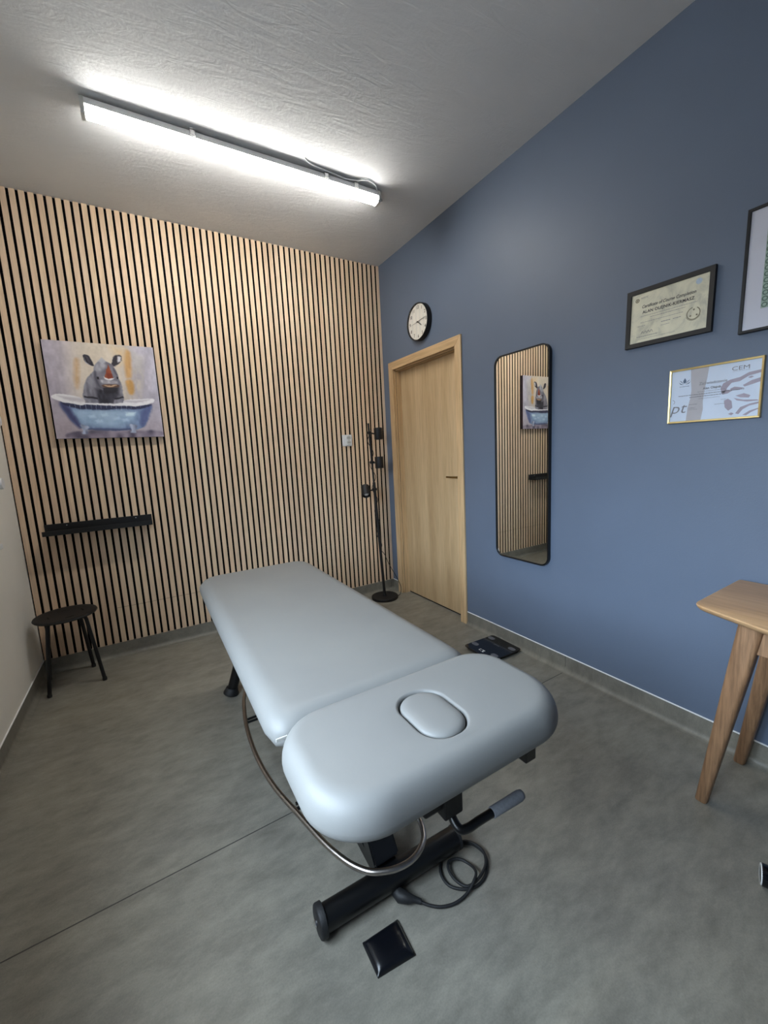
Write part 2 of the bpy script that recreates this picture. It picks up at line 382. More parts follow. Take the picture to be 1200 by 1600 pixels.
# ================================================================== CEILING LAMP
lamp = thing('ceiling_lamp', 'long white tubular batten lamp, switched on, fixed under the plaster ceiling', 'lamp', (.70, 2.376, 2.904))
lx0, lx1, ly, lz = -.042, 1.455, 2.376, 2.904
def sect(prof, xa, xb):
    bm = nb(); rings(bm, [[(x, ly+dy, lz+dz) for dy, dz in prof] for x in (xa, xb)]); return bm
obj('housing', sect([(-.026, 0), (-.034, -.006), (-.0375, -.033), (.0375, -.033), (.034, -.006), (.026, 0)], lx0, lx1), M['whitep'], lamp)
arc = [(-.034*math.cos(a), -.033-.034*math.sin(a)**.8) for a in [math.pi*k/16 for k in range(1, 16)]]
obj('diffuser', sect([(-.034, -.0325)]+arc+[(.034, -.0325)], lx0+.012, lx1-.012), M['lit'], lamp, smooth=30)
capp = [(-.028, .001), (-.036, -.007), (-.039, -.027), (-.036, -.050), (-.024, -.066), (.024, -.066), (.036, -.050), (.039, -.027), (.036, -.007), (.028, .001)]
obj('end_cap', sect(capp, lx0-.006, lx0+.010), M['greyp'], lamp); obj('end_cap', sect(capp, lx1-.010, lx1+.006), M['greyp'], lamp)
bm = nb(); lathe(bm, (lx1+.005, ly, lz-.035), (1, 0, 0), [(0, .012), (.012, .012), (.013, .009), (.026, .009), (.028, .006)], 16); obj('cable_gland', bm, M['greyp'], lamp, smooth=40)
for x in (.40, 1.10, 1.29):
    bm = nb(); box(bm, x-.012, x+.012, ly-.044, ly-.037, lz-.030, lz-.004, .002); box(bm, x-.010, x+.010, ly-.044, ly+.044, lz-.002, lz+.004)
    tube(bm, [(x, ly, lz), (x, ly, H+.002)], .004, 8); obj('mounting_clip', bm, M['chrome'], lamp)
bm = nb(); tube(bm, smooth_path([(lx1-.02, ly-.036, lz-.01), (lx1-.05, ly-.060, lz+.004), (lx1-.11, ly-.075, lz+.006), (lx1-.17, ly-.052, lz+.001), (1.22, ly-.042, lz-.002), (1.14, ly-.046, lz+.001), (1.05, ly-.052, lz+.004), (.99, ly-.062, lz+.006), (.96, ly-.08, H-.002)]), .0035, 8)
obj('cable', bm, M['whitep'], lamp, smooth=True)

# ================================================================== MASSAGE COUCH
couch = thing('massage_table', 'grey upholstered massage couch on a black steel base in the middle of the room', 'massage table', (.56, 1.6, 0))
def superring(cx, cy, hx, hy, r_far, N=144, rn=None):
    """rounded rectangle sampled by angle seen from its own centre"""
    out = []
    for k in range(N):
        a = 2*math.pi*k/N; dx, dy = math.cos(a), math.sin(a); r = rn if (rn and dy < 0) else r_far
        lo, hi = 0, 3
        for _ in range(40):
            m = (lo+hi)/2; x, y = abs(dx*m), abs(dy*m)
            qx, qy = x-(hx-r), y-(hy-r)
            d = math.hypot(max(qx, 0), max(qy, 0))+min(max(qx, qy), 0)-r
            if d < 0: lo = m
            else: hi = m
        out.append((cx+dx*lo, cy+dy*lo))
    return out
def cushion(x0, x1, y0, y1, z0, z1, r, rh, rv, crown=.004, hole=None, under=.02, rn=None):
    """rounded rect pad: soft roll of rh by rv at the top edge; optional hole (cx, cy, hx, hy, r)"""
    cx, cy, hx, hy = (x0+x1)/2, (y0+y1)/2, (x1-x0)/2, (y1-y0)/2
    def R_(ins, z): return [(x, y, z) for x, y in superring(cx, cy, hx-ins, hy-ins, max(r-ins*.8, .02), rn=max(rn-ins*.5, .02) if rn else None)]
    rs = [R_(under*1.6, z0)]
    for k in range(0, 9):
        a = math.pi/2*k/8; rs.append(R_(under*(1-math.sin(a)), z0+min(under, z1-crown-rv-z0-.001)*(1-math.cos(a))))
    zt = z1-crown
    for k in range(0, 15):
        a = math.pi/2*k/14; rs.append(R_(rh*(1-math.cos(a)**.85) if k < 14 else rh, zt-rv+rv*math.sin(a)))
    bm = nb()
    if hole is None:
        for f in (.85, .6, .35, .12):
            rs.append([(cx+(x-cx)*f, cy+(y-cy)*f, zt+crown*(1-f*f)) for x, y, z in R_(rh, 0)])
        rings(bm, rs)
    else:
        hcx, hcy, hhx, hhy, hr = hole
        outer = R_(rh, 0)
        hr_ = lambda g: superring(hcx, hcy, hhx+g, hhy+g, hr+g)
        far = hr_(.008)
        for f in (.75, .5, .25, .0):
            rs.append([(p[0]*f+q[0]*(1-f), p[1]*f+q[1]*(1-f), zt+crown*(1-f*f)) for p, q in zip(outer, far)])
        for k in range(1, 9):
            a = math.pi/2*k/8; rs.append([(q[0], q[1], z1-.008*(1-math.cos(a))) for q in hr_(.008-.008*math.sin(a))])
        rs.append([(q[0], q[1], z1-.03) for q in hr_(0)]); rs.append([(q[0], q[1], z1-.045) for q in hr_(0)])
        rings(bm, rs)
    return bm
main = obj('mattress', cushion(.188, .824, .904, 2.421, .595, .685, .105, .066, .055, under=.034, rn=.052), M['leather'], couch, smooth=True)
HOLE = (.501, .690, .0600, .086, .055)
head = obj('headrest', cushion(.180, .832, .541, .881, .629, .720, .108, .043, .054, .002, hole=HOLE, under=.034, rn=.128), M['leather'], couch, smooth=True)
# face hole plug
bm = nb(); hx, hy, _a, _b, _c = HOLE; rs = []
for ins, z in ((.000, .680), (.000, .7095), (.0018, .711), (.000, .7125), (.000, .714), (.002, .7175), (.006, .7205), (.012, .7225), (.024, .7235), (.040, .724)):
    rs.append([(x, y, z) for x, y in superring(hx, hy, _a-.003-ins, _b-.003-ins, max(_c-ins, .012), 72)])
rings(bm, rs); obj('face_hole_plug', bm, M['leather'], couch, smooth=True)
# black boards and frame under the pads
bm = nb(); box(bm, .24, .776, .96, 2.37, .580, .5955, .003); obj('mattress_board', bm, M['blackmatt'], couch)
bm = nb(); box(bm, .28, .755, .576, .855, .616, .6295, .003); obj('headrest_board', bm, M['blackmatt'], couch)
bm = nb()
for x in (.284, .701): box(bm, x, x+.036, .93, 2.33, .545, .581, .004)
for y in (.94, 1.64, 2.29): box(bm, .284, .737, y, y+.036, .543, .579, .004)
obj('frame', bm, M['blackm'], couch)
bm = nb()
for x in (.345, .655): box(bm, x, x+.032, .60, .967, .586, .617, .004)
box(bm, .46, .687, .590, .615, .594, .617, .003)
obj('headrest_frame', bm, M['blackm'], couch)
bm = nb(); box(bm, .676, .710, .572, .600, .585, .618, .003); obj('headrest_bracket', bm, M['blackm'], couch)
bm = nb(); box(bm, .196, .224, .893, .897, .645, .653, .001); obj('hinge_plate', bm, M['greyp'], couch)
bm = nb(); box(bm, .420, .506, .615, .73, .545, .612, .006); box(bm, .465, .515, .605, .650, .525, .598, .004); lathe(bm, (.456, .638, .580), (1, 0, 0), [(0, .015), (.082, .015)], 16); obj('release_mechanism', bm, M['blackmatt'], couch)
# release lever with grey grip
bm = nb(); tube(bm, smooth_path([(.507, .649, .589), (.503, .638, .544), (.495, .620, .512), (.497, .598, .498), (.515, .591, .496), (.547, .591, .496), (.606, .589, .496)], 6), .0095, 12)
lev = obj('lever', bm, M['blackm'], couch, smooth=50)
bm = nb(); lathe(bm, (.584, .590, .496), (1, -.03, 0), [(0, .0110), (.002, .0120), (.087, .0126), (.095, .0105), (.099, .005)], 20); obj('grip', bm, M['grip'], lev, smooth=50)
# base: transverse tube at the head end
ta, tb = Vector((.278, .935, .043)), Vector((.742, .920, .043)); td = (tb-ta).normalized()
bm = nb(); tube(bm, [ta, tb], .034, 32); base = obj('base_tube', bm, M['blackm'], couch, smooth=50)
for p, s in ((ta, -1), (tb, 1)):
    bm = nb(); lathe(bm, p-td*s*.010, td*s, [(0, .038), (.002, .0415), (.016, .0415), (.020, .039), (.022, .033), (.0225, .012)] if s < 0 else [(.008, .035), (.016, .036), (.019, .033), (.020, .02)], 32); obj('end_cap', bm, M['rubber'], base, smooth=40)
bm = nb(); lathe(bm, ta-td*.013, -td, [(0, .010), (.004, .010), (.006, .007)], 16); obj('cap_bolt', bm, M['chrome'], base, smooth=40)
def beam(p, q, w, h):
    p, q = Vector(p), Vector(q); d = (q-p).normalized(); u = Vector((1, 0, 0)); v = d.cross(u).normalized()
    bm = nb(); rings(bm, [[c+u*a*w+v*b*h for a, b in ((-.5, -.5), (.5, -.5), (.5, .5), (-.5, .5))] for c in (p, q)])
    bmesh.ops.bevel(bm, geom=bm.edges[:], offset=.005, segments=2, affect='EDGES'); return bm
obj('support_column', beam((.500, .965, .07), (.500, 1.32, .565), .085, .055), M['blackm'], couch)
obj('base_beam', beam((.500, .95, .045), (.55, 2.31, .045), .07, .05), M['blackm'], couch)
obj('support_column', beam((.55, 2.2, .07), (.53, 1.86, .565), .085, .055), M['blackm'], couch)
for s in (-1, 1):
    bm = nb(); tube(bm, [(.56+s*.273, 2.30, .014), (.56+s*.10, 2.30, .52)], .027, 24)
    lg = obj('leg', bm, M['blackm'], couch, smooth=50)
    bm = nb(); lathe(bm, (.56+s*.280, 2.30, 0), (-s*.33, 0, 1), [(.006, .036), (.010, .041), (.020, .041), (.030, .036), (.045, .032)], 24); obj('rubber_foot', bm, M['rubber'], lg, smooth=50)
bm = nb(); tube(bm, [(.40, 2.30, .535), (.68, 2.30, .535)], .028, 20); obj('crossbar', bm, M['blackm'], couch, smooth=50)
# steel hoop that works the height drive
hoop = [(.40, 2.12), (.33, 2.02), (.292, 1.92), (.274, 1.83), (.256, 1.70), (.249, 1.56), (.251, 1.45), (.260, 1.35), (.275, 1.26), (.300, 1.155), (.328, 1.035), (.350, .965), (.374, .912), (.403, .873), (.436, .851), (.472, .838), (.512, .834), (.551, .844), (.585, .868), (.603, .90), (.612, .935), (.618, 1.0), (.622, 1.12), (.622, 1.4), (.60, 1.8)]
bm = nb(); tube(bm, smooth_path([(x, y, .18) for x, y in hoop], 6), .0085, 14); ho = obj('foot_hoop', bm, M['steel'], couch, smooth=True)
for yy, xa in ((1.175, .296), (1.72, .26)):
    bm = nb(); tube(bm, [(xa, yy, .18), (.61, yy+.01, .18)], .0055, 10); tube(bm, [(xa+.01, yy+.022, .18), (.61, yy+.032, .18)], .0055, 10); obj('hoop_bracket', bm, M['blackm'], ho, smooth=50)
for x, y in ((.52, 1.18), (.53, 1.73)):
    bm = nb(); tube(bm, [(x, y, .18), (x, y, .06)], .012, 12); obj('hoop_support', bm, M['blackm'], ho, smooth=50)

# mains cable, coiled in front of the base
cord = thing('power_cord', 'coiled black mains cable with a plug on the floor beside the couch base', 'cable', (.68, .86, 0))
cp = [(.772, .962, .030), (.771, .950, .012), (.770, .938, .006), (.772, .919, .006), (.800, .892, .006), (.806, .845, .006), (.772, .806, .006), (.726, .791, .006), (.680, .803, .008), (.648, .839, .007), (.653, .884, .006), (.690, .918, .006), (.737, .930, .007), (.785, .910, .013), (.806, .862, .014), (.785, .822, .015), (.738, .800, .016), (.691, .802, .012), (.672, .835, .013), (.675, .872, .014), (.695, .889, .014), (.725, .878, .012), (.742, .845, .012), (.735, .813, .022), (.712, .797, .022), (.677, .789, .010), (.634, .790, .006), (.594, .804, .006), (.565, .826, .008), (.545, .848, .013)]
bm = nb(); tube(bm, smooth_path(cp, 6), .0042, 10); obj('cable', bm, M['rubber'], cord, smooth=True)
bm = nb(); tube(bm, [(.550, .842, .013), (.535, .858, .015), (.522, .866, .018), (.505, .885, .019), (.503, .900, .019), (.507, .912, .019), (.511, .921, .019)], [.007, .009, .014, .018, .017, .018, .0175], 16)
pg = obj('plug', bm, M['rubber'], cord, smooth=50)
for s in (-1, 1):
    bm = nb(); c = Vector((.511, .920, .019))+Vector((.009, -.004, 0))*s; tube(bm, [c, c+Vector((.007, .017, 0))], .0023, 10); obj('prong', bm, M['chrome'], pg, smooth=50)

# small domed black cover on the floor
bm = nb(); q = [Vector((.361, .851, 0)), Vector((.470, .847, 0)), Vector((.465, .754, 0)), Vector((.360, .766, 0))]; N = 14
grid = []
for j in range(N+1):
    row = []
    for i in range(N+1):
        u, v = i/N, j/N; p = (q[3]*(1-u)+q[2]*u)*(1-v)+(q[0]*(1-u)+q[1]*u)*v
        e = (1-abs(2*u-1)**4)*(1-abs(2*v-1)**4); row.append(bm.verts.new((p.x, p.y, .006+.014*e**.6)))
    grid.append(row)
for j in range(N):
    for i in range(N): bm.faces.new((grid[j][i], grid[j][i+1], grid[j+1][i+1], grid[j+1][i]))
edge = [grid[0][i] for i in range(N+1)]+[grid[j][N] for j in range(1, N+1)]+[grid[N][i] for i in range(N-1, -1, -1)]+[grid[j][0] for j in range(N-1, 0, -1)]
lo = [bm.verts.new((v.co.x, v.co.y, 0)) for v in edge]
for i in range(len(edge)): j = (i+1) % len(edge); bm.faces.new((edge[i], lo[i], lo[j], edge[j]))
bm.faces.new(lo)
tag(obj('floor_cover', bm, plain('black_glossy_cover', srgb(9, 11, 17), .28, noise=.1), smooth=60), 'small square domed black cover lying on the floor in front of the couch', 'cover')

# ================================================================== THINGS ON THE SLAT WALL
# painting, rasterised stroke by stroke into a colour layer
def make_painting():
    NX, NY = 200, 200; rng = np.random.default_rng(3)
    U, V = np.meshgrid((np.arange(NX)+.5)/NX, (np.arange(NY)+.5)/NY)
    def sm(n, kx, ky):
        g = rng.random((ky+3, kx+3)); x = U*kx; y = V*ky; xi = x.astype(int); yi = y.astype(int); fx = x-xi; fy = y-yi
        fx = fx*fx*(3-2*fx); fy = fy*fy*(3-2*fy)
        return (g[yi, xi]*(1-fx)+g[yi, xi+1]*fx)*(1-fy)+(g[yi+1, xi]*(1-fx)+g[yi+1, xi+1]*fx)*fy
    n1, n2, n3, n4 = sm(0, 5, 4), sm(0, 16, 11), sm(0, 45, 18), sm(0, 60, 60)
    img = np.zeros((NY, NX, 3))
    wj = .010*(n2-.5); wk = .006*(n4-.5)
    def inside(poly, soft=.006):
        x, y = U+wj+wk, V+wj-wk; s = np.zeros_like(U, bool); dist = np.full_like(U, 9.)
        for (x1, y1), (x2, y2) in zip(poly, poly[1:]+poly[:1]):
            c = (y1 > y) != (y2 > y)
            with np.errstate(divide='ignore', invalid='ignore'):
                s ^= c & (x < (x2-x1)*(y-y1)/((y2-y1) if y2 != y1 else 1e-9)+x1)
            L = (x2-x1)**2+(y2-y1)**2+1e-12; t_ = np.clip(((x-x1)*(x2-x1)+(y-y1)*(y2-y1))/L, 0, 1)
            dist = np.minimum(dist, np.hypot(x-x1-t_*(x2-x1), y-y1-t_*(y2-y1)))
        sd = np.where(s, dist, -dist); return np.clip(.5+sd/(2*soft), 0, 1)[..., None]
    def col(c): return np.array(c, float)/255
    def paint_(poly, c, soft=.006, a=1., c2=None, n=None):
        nonlocal img
        if len(poly) > 4:
            for _ in range(2): poly = [q for a_, b_ in zip(poly, poly[1:]+poly[:1]) for q in ((.78*a_[0]+.22*b_[0], .78*a_[1]+.22*b_[1]), (.22*a_[0]+.78*b_[0], .22*a_[1]+.78*b_[1]))]
        m = inside(poly, soft)*a; c = col(c)
        if c2 is not None:
            w = np.clip((n3 if n is None else n)*1.4-.2, 0, 1)[..., None]; c = c*(1-w)+col(c2)*w
        img = img*(1-m)+c*m
    w = np.clip(U, 0, 1)[..., None]; L_, C_, R_ = col((168, 160, 174)), col((206, 194, 180)), col((178, 174, 188))
    k = np.exp(-((U-.47)/.27)**2)[..., None]; img = (L_*(1-w)+R_*w)*(1-k)+C_*k
    img = img+(n2[..., None]-.5)*.10+(n3[..., None]-.5)*.06+(n1[..., None]-.5)*.08
    lowf = np.clip((.42-V)/.3, 0, 1)[..., None]*.5; img = img*(1-lowf)+col((172, 158, 166))*lowf
    paint_([(.248, .995), (.742, 1.0), (.736, .394), (.204, .432)], (212, 200, 182), .09, .6)
    paint_([(.261, .831), (.292, .833), (.290, .701), (.251, .519), (.227, .530), (.236, .675)], (188, 146, 98), .02, .85, (205, 175, 140))
    paint_([(.726, .963), (.777, .929), (.761, .702), (.744, .650), (.699, .648), (.698, .824)], (208, 164, 108), .018, .9, (192, 146, 92))
    paint_([(.60, .97), (.73, .96), (.71, .83), (.66, .80)], (224, 192, 140), .05, .6)
    paint_([(.685, .628), (.754, .638), (.777, .549), (.756, .471), (.700, .470)], (206, 160, 96), .014, .95, (186, 142, 84))
    paint_([(.790, .754), (.879, .733), (.822, .447), (.765, .446)], (198, 190, 180), .025, .8, (172, 166, 172))
    paint_([(.80, .93), (.90, .90), (.86, .70), (.79, .74)], (190, 186, 180), .03, .6)
    # rhinoceros
    body = [(.281, .434), (.302, .557), (.356, .656), (.414, .708), (.594, .693), (.649, .608), (.651, .456), (.639, .340), (.297, .341)]
    paint_(body, (108, 106, 116), .006, 1, (142, 140, 150))
    paint_([(.33, .60), (.38, .66), (.40, .60), (.37, .52)], (150, 148, 158), .012, .8)
    paint_([(.402, .524), (.618, .531), (.569, .345), (.408, .345)], (40, 38, 48), .02, 1, (66, 64, 74))
    paint_([(.295, .441), (.409, .419), (.408, .345), (.298, .345)], (112, 111, 122), .008, 1, (140, 138, 150))
    paint_([(.560, .416), (.650, .446), (.640, .345), (.542, .345)], (112, 111, 122), .008, 1, (136, 134, 146))
    paint_([(.295, .452), (.409, .428), (.411, .410), (.295, .432)], (40, 38, 48), .004)
    paint_([(.560, .425), (.650, .452), (.650, .435), (.560, .408)], (40, 38, 48), .004)
    paint_([(.330, .874), (.384, .876), (.402, .817), (.421, .757), (.390, .761), (.338, .800)], (42, 40, 50), .005)
    paint_([(.340, .850), (.352, .800), (.386, .768), (.346, .788)], (196, 192, 200), .004, .9)
    paint_([(.352, .862), (.378, .860), (.392, .80), (.375, .79)], (92, 88, 98), .01, .7)
    paint_([(.618, .887), (.679, .893), (.682, .841), (.650, .796), (.591, .761), (.580, .779), (.603, .855)], (56, 52, 60), .005)
    paint_([(.644, .880), (.676, .872), (.670, .824), (.642, .815)], (214, 212, 216), .006, .95)
    paint_([(.417, .769), (.471, .821), (.524, .825), (.595, .792), (.604, .731), (.633, .657), (.628, .569), (.572, .517), (.484, .508), (.435, .537), (.407, .610), (.404, .708)], (140, 138, 148), .005, 1, (112, 110, 122), n2)
    paint_([(.455, .815), (.500, .855), (.540, .815), (.50, .79)], (176, 176, 184), .008, .95)
    paint_([(.425, .770), (.501, .811), (.539, .777), (.489, .712), (.420, .709)], (182, 181, 190), .012, .8, (150, 149, 158))
    paint_([(.404, .71), (.425, .71), (.440, .60), (.470, .53), (.440, .535), (.410, .60)], (78, 76, 88), .010, .85)
    paint_([(.590, .76), (.606, .73), (.633, .657), (.612, .67), (.585, .72)], (84, 80, 92), .008, .85)
    paint_([(.455, .625), (.498, .618), (.585, .620), (.615, .612), (.612, .585), (.470, .580)], (198, 194, 200), .008, .9, (160, 156, 166))
    paint_([(.461, .575), (.624, .582), (.626, .550), (.530, .528), (.468, .545)], (96, 70, 58), .006, .95)
    paint_([(.471, .572), (.534, .560), (.613, .581), (.577, .552), (.511, .548)], (206, 172, 140), .005, .9)
    paint_([(.467, .540), (.619, .546), (.568, .485), (.481, .483)], (42, 40, 48), .006, .95)
    paint_([(.490, .662), (.502, .645), (.576, .640), (.594, .656), (.574, .622), (.499, .620)], (220, 216, 218), .004)
    paint_([(.550, .790), (.580, .648), (.536, .632), (.499, .648)], (124, 54, 34), .005, 1, (156, 84, 56))
    paint_([(.433, .650), (.450, .649), (.449, .627), (.433, .626)], (20, 18, 24), .004); paint_([(.613, .659), (.628, .657), (.623, .638), (.611, .640)], (20, 18, 24), .004)
    # bathtub
    paint_([(.045, .391), (.234, .350), (.486, .344), (.798, .340), (.932, .378), (.856, .186), (.805, .107), (.721, .081), (.409, .073), (.203, .108), (.142, .188)], (104, 122, 158), .005, 1, (128, 148, 182))
    paint_([(.168, .310), (.438, .307), (.770, .297), (.734, .186), (.590, .122), (.288, .126), (.196, .213)], (146, 172, 200), .03, .9, (166, 190, 212), n2)
    paint_([(.049, .381), (.140, .350), (.230, .108), (.203, .100), (.142, .188)], (60, 62, 100), .018, .9)
    paint_([(.826, .330), (.931, .371), (.856, .186), (.807, .110), (.770, .150)], (78, 84, 128), .02, .7)
    paint_([(.06, .385), (.234, .354), (.5, .350), (.80, .345), (.92, .372), (.90, .345), (.775, .305), (.60, .318), (.45, .300), (.25, .308), (.12, .335)], (36, 38, 66), .008, .9)
    paint_([(.30, .105), (.72, .10), (.72, .081), (.409, .070), (.25, .09)], (70, 78, 112), .008, .8)
    paint_([(.654, .277), (.745, .277), (.728, .238), (.649, .238)], (206, 224, 234), .010, .9)
    for a_, b_ in ((.30, .24), (.42, .26), (.52, .22), (.60, .20), (.36, .19)): paint_([(a_, b_), (a_+.06, b_+.012), (a_+.07, b_-.02), (a_+.01, b_-.03)], (192, 212, 228), .010, .6)
    paint_([(-.002, .439), (.070, .467), (.286, .434), (.290, .345), (.235, .354), (.059, .381)], (226, 224, 226), .005)
    paint_([(.638, .412), (.903, .433), (.954, .418), (.938, .384), (.798, .343), (.486, .349), (.235, .354), (.300, .372), (.640, .372)], (226, 224, 228), .005)
    paint_([(.060, .440), (.285, .424), (.290, .385), (.160, .392)], (186, 180, 186), .012, .85); paint_([(.650, .402), (.901, .418), (.820, .388), (.650, .385)], (186, 180, 188), .010, .85)
    for x_ in np.linspace(.15, .80, 15): paint_([(x_, .352), (x_+.004, .352), (x_+.003, .352-.02-.04*rng.random())], (200, 210, 222), .003, .8)
    paint_([(.074, .048), (.220, .083), (.743, .074), (.996, .070), (1.01, -.01), (.087, -.01)], (72, 66, 84), .012, .9, (150, 138, 152), n2)
    for f in ([(.209, .157), (.299, .125), (.273, .088), (.283, .042), (.215, .043), (.242, .089)], [(.656, .154), (.756, .133), (.721, .081), (.734, .046), (.660, .047), (.687, .082)]): paint_(f, (176, 184, 204), .006, 1, (110, 116, 140))
    img = np.clip((img-.5)*1.12+.53+(n4[..., None]-.5)*.03, 0, 1)
    lin = np.where(img <= .04045, img/12.92, ((img+.055)/1.055)**2.4)
    return NX, NY, lin
NX, NY, lin = make_painting()
cx0, cx1, cz0, cz1, cy = -.431, .156, 1.496, 2.084, D-.034
pic = thing('canvas_painting', 'square canvas painting of a rhinoceros sitting in a bathtub, hung on the slats', 'painting', ((cx0+cx1)/2, D, cz0))
bm = nb(); box(bm, cx0, cx1, cy+.0006, D-.0005, cz0, cz1, .002); obj('stretcher', bm, M['canvas_edge'], pic)
me = bpy.data.meshes.new('print'); vs = [(cx0+(cx1-cx0)*i/NX-pic.location.x, cy-pic.location.y, cz0+(cz1-cz0)*j/NY-pic.location.z) for j in range(NY+1) for i in range(NX+1)]
fs = [(j*(NX+1)+i, j*(NX+1)+i+1, (j+1)*(NX+1)+i+1, (j+1)*(NX+1)+i) for j in range(NY) for i in range(NX)]
me.from_pydata(vs, [], fs); ca = me.color_attributes.new('paint', 'FLOAT_COLOR', 'CORNER')
buf = np.ones((NY*NX, 4, 4)); buf[:, :, :3] = lin.reshape(-1, 1, 3); ca.data.foreach_set('color', buf.ravel())
me.materials.append(M['painting']); po_ = bpy.data.objects.new('print', me); COL.objects.link(po_); po_.parent = pic

# picture ledge
led = thing('picture_ledge', 'narrow empty black metal picture ledge on the slats under the painting', 'shelf', (-.28, D, .91))
bm = nb(); box(bm, -.570, .019, D-.006, D-.0005, .905, .968, .001); obj('back_plate', bm, M['blackmatt'], led)
bm = nb(); box(bm, -.570, .019, D-.098, D-.006, .905, .911, .001); obj('tray', bm, M['blackmatt'], led)
bm = nb(); box(bm, -.570, .019, D-.101, D-.096, .905, .935, .001); obj('front_lip', bm, M['blackmatt'], led)
for x in (-.455, -.075):
    bm = nb(); lathe(bm, (x, D-.0055, .952), (0, -1, 0), [(0, .0045), (.002, .004), (.003, .002)], 12); obj('screw', bm, M['chrome'], led, smooth=40)

# double wall socket
sk = thing('wall_socket', 'white double power socket mounted on the slats beside the floor lamp', 'socket', (1.566, D, 1.379))
bm = nb(); box(bm, 1.520, 1.612, D-.010, D-.0003, 1.381, 1.479, .004); obj('plate', bm, M['whitep'], sk)
bm = nb(); box(bm, 1.548, 1.606, D-.020, D-.010, 1.389, 1.471, .004)
obj('insert', bm, M['whitep'], sk)
for x, z in ((1.577, 1.452), (1.577, 1.412)):
    bm = nb(); lathe(bm, (x, D-.0202, z), (0, -1, 0), [(0, .019), (.0012, .019), (.0012, .0165), (-.004+.0045, .0150)], 28); so = obj('outlet', bm, M['greyp'], sk, smooth=30)
    bm = nb()
    for s in (-1, 1): lathe(bm, (x+s*.0065, D-.0210, z), (0, -1, 0), [(0, .0028), (.0008, .0028)], 12)
    obj('pin_hole', bm, M['gap'], so)

# ------------------------------------------------------------------ floor lamp
fl = thing('floor_lamp', 'black floor lamp with three cylinder spotlights standing in the corner by the door', 'floor lamp', (1.765, 3.085, 0))
pb, pt = Vector((1.765, 3.085, .02)), Vector((1.678, 3.060, 1.560)); at = lambda z: pb+(pt-pb)*((z-.02)/1.54)
bm = nb(); lathe(bm, (1.765, 3.085, 0), (0, 0, 1), [(0, .118), (.004, .120), (.020, .120), (.024, .117), (.025, .02), (.045, .016)], 48); obj('base', bm, M['blackmatt'], fl, smooth=30)
bm = nb(); tube(bm, [pb, at(1.06)], .0125, 16); tube(bm, [at(1.055), pt], .0085, 16); obj('pole', bm, M['blackmatt'], fl, smooth=50)
def spot(zc, off, axis, L=.098, r=.036):
    c = at(zc)+Vector(off); d = Vector(axis).normalized(); bm = nb()
    lathe(bm, c-d*L/2, d, [(0, r*.3), (0, r-.003), (.003, r), (L-.003, r), (L, r-.002), (L, r-.005), (L-.03, r-.008)], 32, cap=(True, True)); h = obj('lamp_shade', bm, M['blackmatt'], fl, smooth=35)
    bm = nb(); lathe(bm, c+d*(L/2-.020), d, [(-.005, .022), (0, .024), (.008, .019), (.012, .010)], 24); obj('bulb', bm, M['whitep'], h, smooth=40)
    bm = nb(); p = at(zc); tube(bm, smooth_path([p, p+(c-p)*.5+Vector((0, 0, -.004)), c-(c-p).normalized()*r*.7], 4), .006, 10); box(bm, p.x-.017, p.x+.017, p.y-.017, p.y+.017, p.z-.011, p.z+.011, .004); obj('joint', bm, M['blackmatt'], h, smooth=40)
spot(1.482, (.088, .0, -.010), (0, -.03, -1)); spot(1.232, (.040, -.055, -.003), (0, -.03, -1)); spot(1.000, (-.098, -.02, -.005), (-.22, -.62, -.78))
bm = nb(); pts = []
for k in range(60):
    z = 1.50-1.05*k/59; p = at(z); a = k*.55; pts.append(p+Vector((math.cos(a)*(.019 if z > .95 else .017), math.sin(a)*.018, 0)))
pts += [Vector((1.760, 3.045, .42)), Vector((1.80, 3.04, .32)), Vector((1.865, 3.04, .20)), Vector((1.905, 3.04, .115)), Vector((1.915, 3.04, .06)), Vector((1.900, 3.04, .015)), Vector((1.875, 3.05, .008))]
tube(bm, smooth_path(pts, 3), .0028, 8); obj('cable', bm, M['rubber'], fl, smooth=True)

# ------------------------------------------------------------------ stool
stc = Vector((-.503, 3.045, 0)); ZS = .432
st = thing('stool', 'round black stool on four thin legs in the corner under the ledge', 'stool', stc)
bm = nb(); N = 48
def sring(r, z): return [(stc.x+r*math.cos(2*math.pi*k/N), stc.y+r*math.sin(2*math.pi*k/N), z) for k in range(N)]
rings(bm, [sring(.02, ZS-.008), sring(.13, ZS-.010), sring(.156, ZS-.006), sring(.160, ZS), sring(.157, ZS+.006), sring(.150, ZS+.008), sring(.12, ZS+.005), sring(.03, ZS+.003)])
seat = obj('seat', bm, M['blackmatt'], st, smooth=40)
for k in range(4):
    bm = nb(); a = math.radians(20+90*k); c = stc+Vector((math.cos(a)*.085, math.sin(a)*.085, ZS+.0045)); w = Vector((-math.sin(a), math.cos(a), 0))*.022; d = Vector((math.cos(a), math.sin(a), 0))*.004
    rings(bm, [[c-w-d, c+w-d, c+w+d, c-w+d], [c-w-d+Vector((0, 0, .0008)), c+w-d+Vector((0, 0, .0008)), c+w+d+Vector((0, 0, .0008)), c-w+d+Vector((0, 0, .0008))]]); obj('grip_slot', bm, M['gap'], seat)
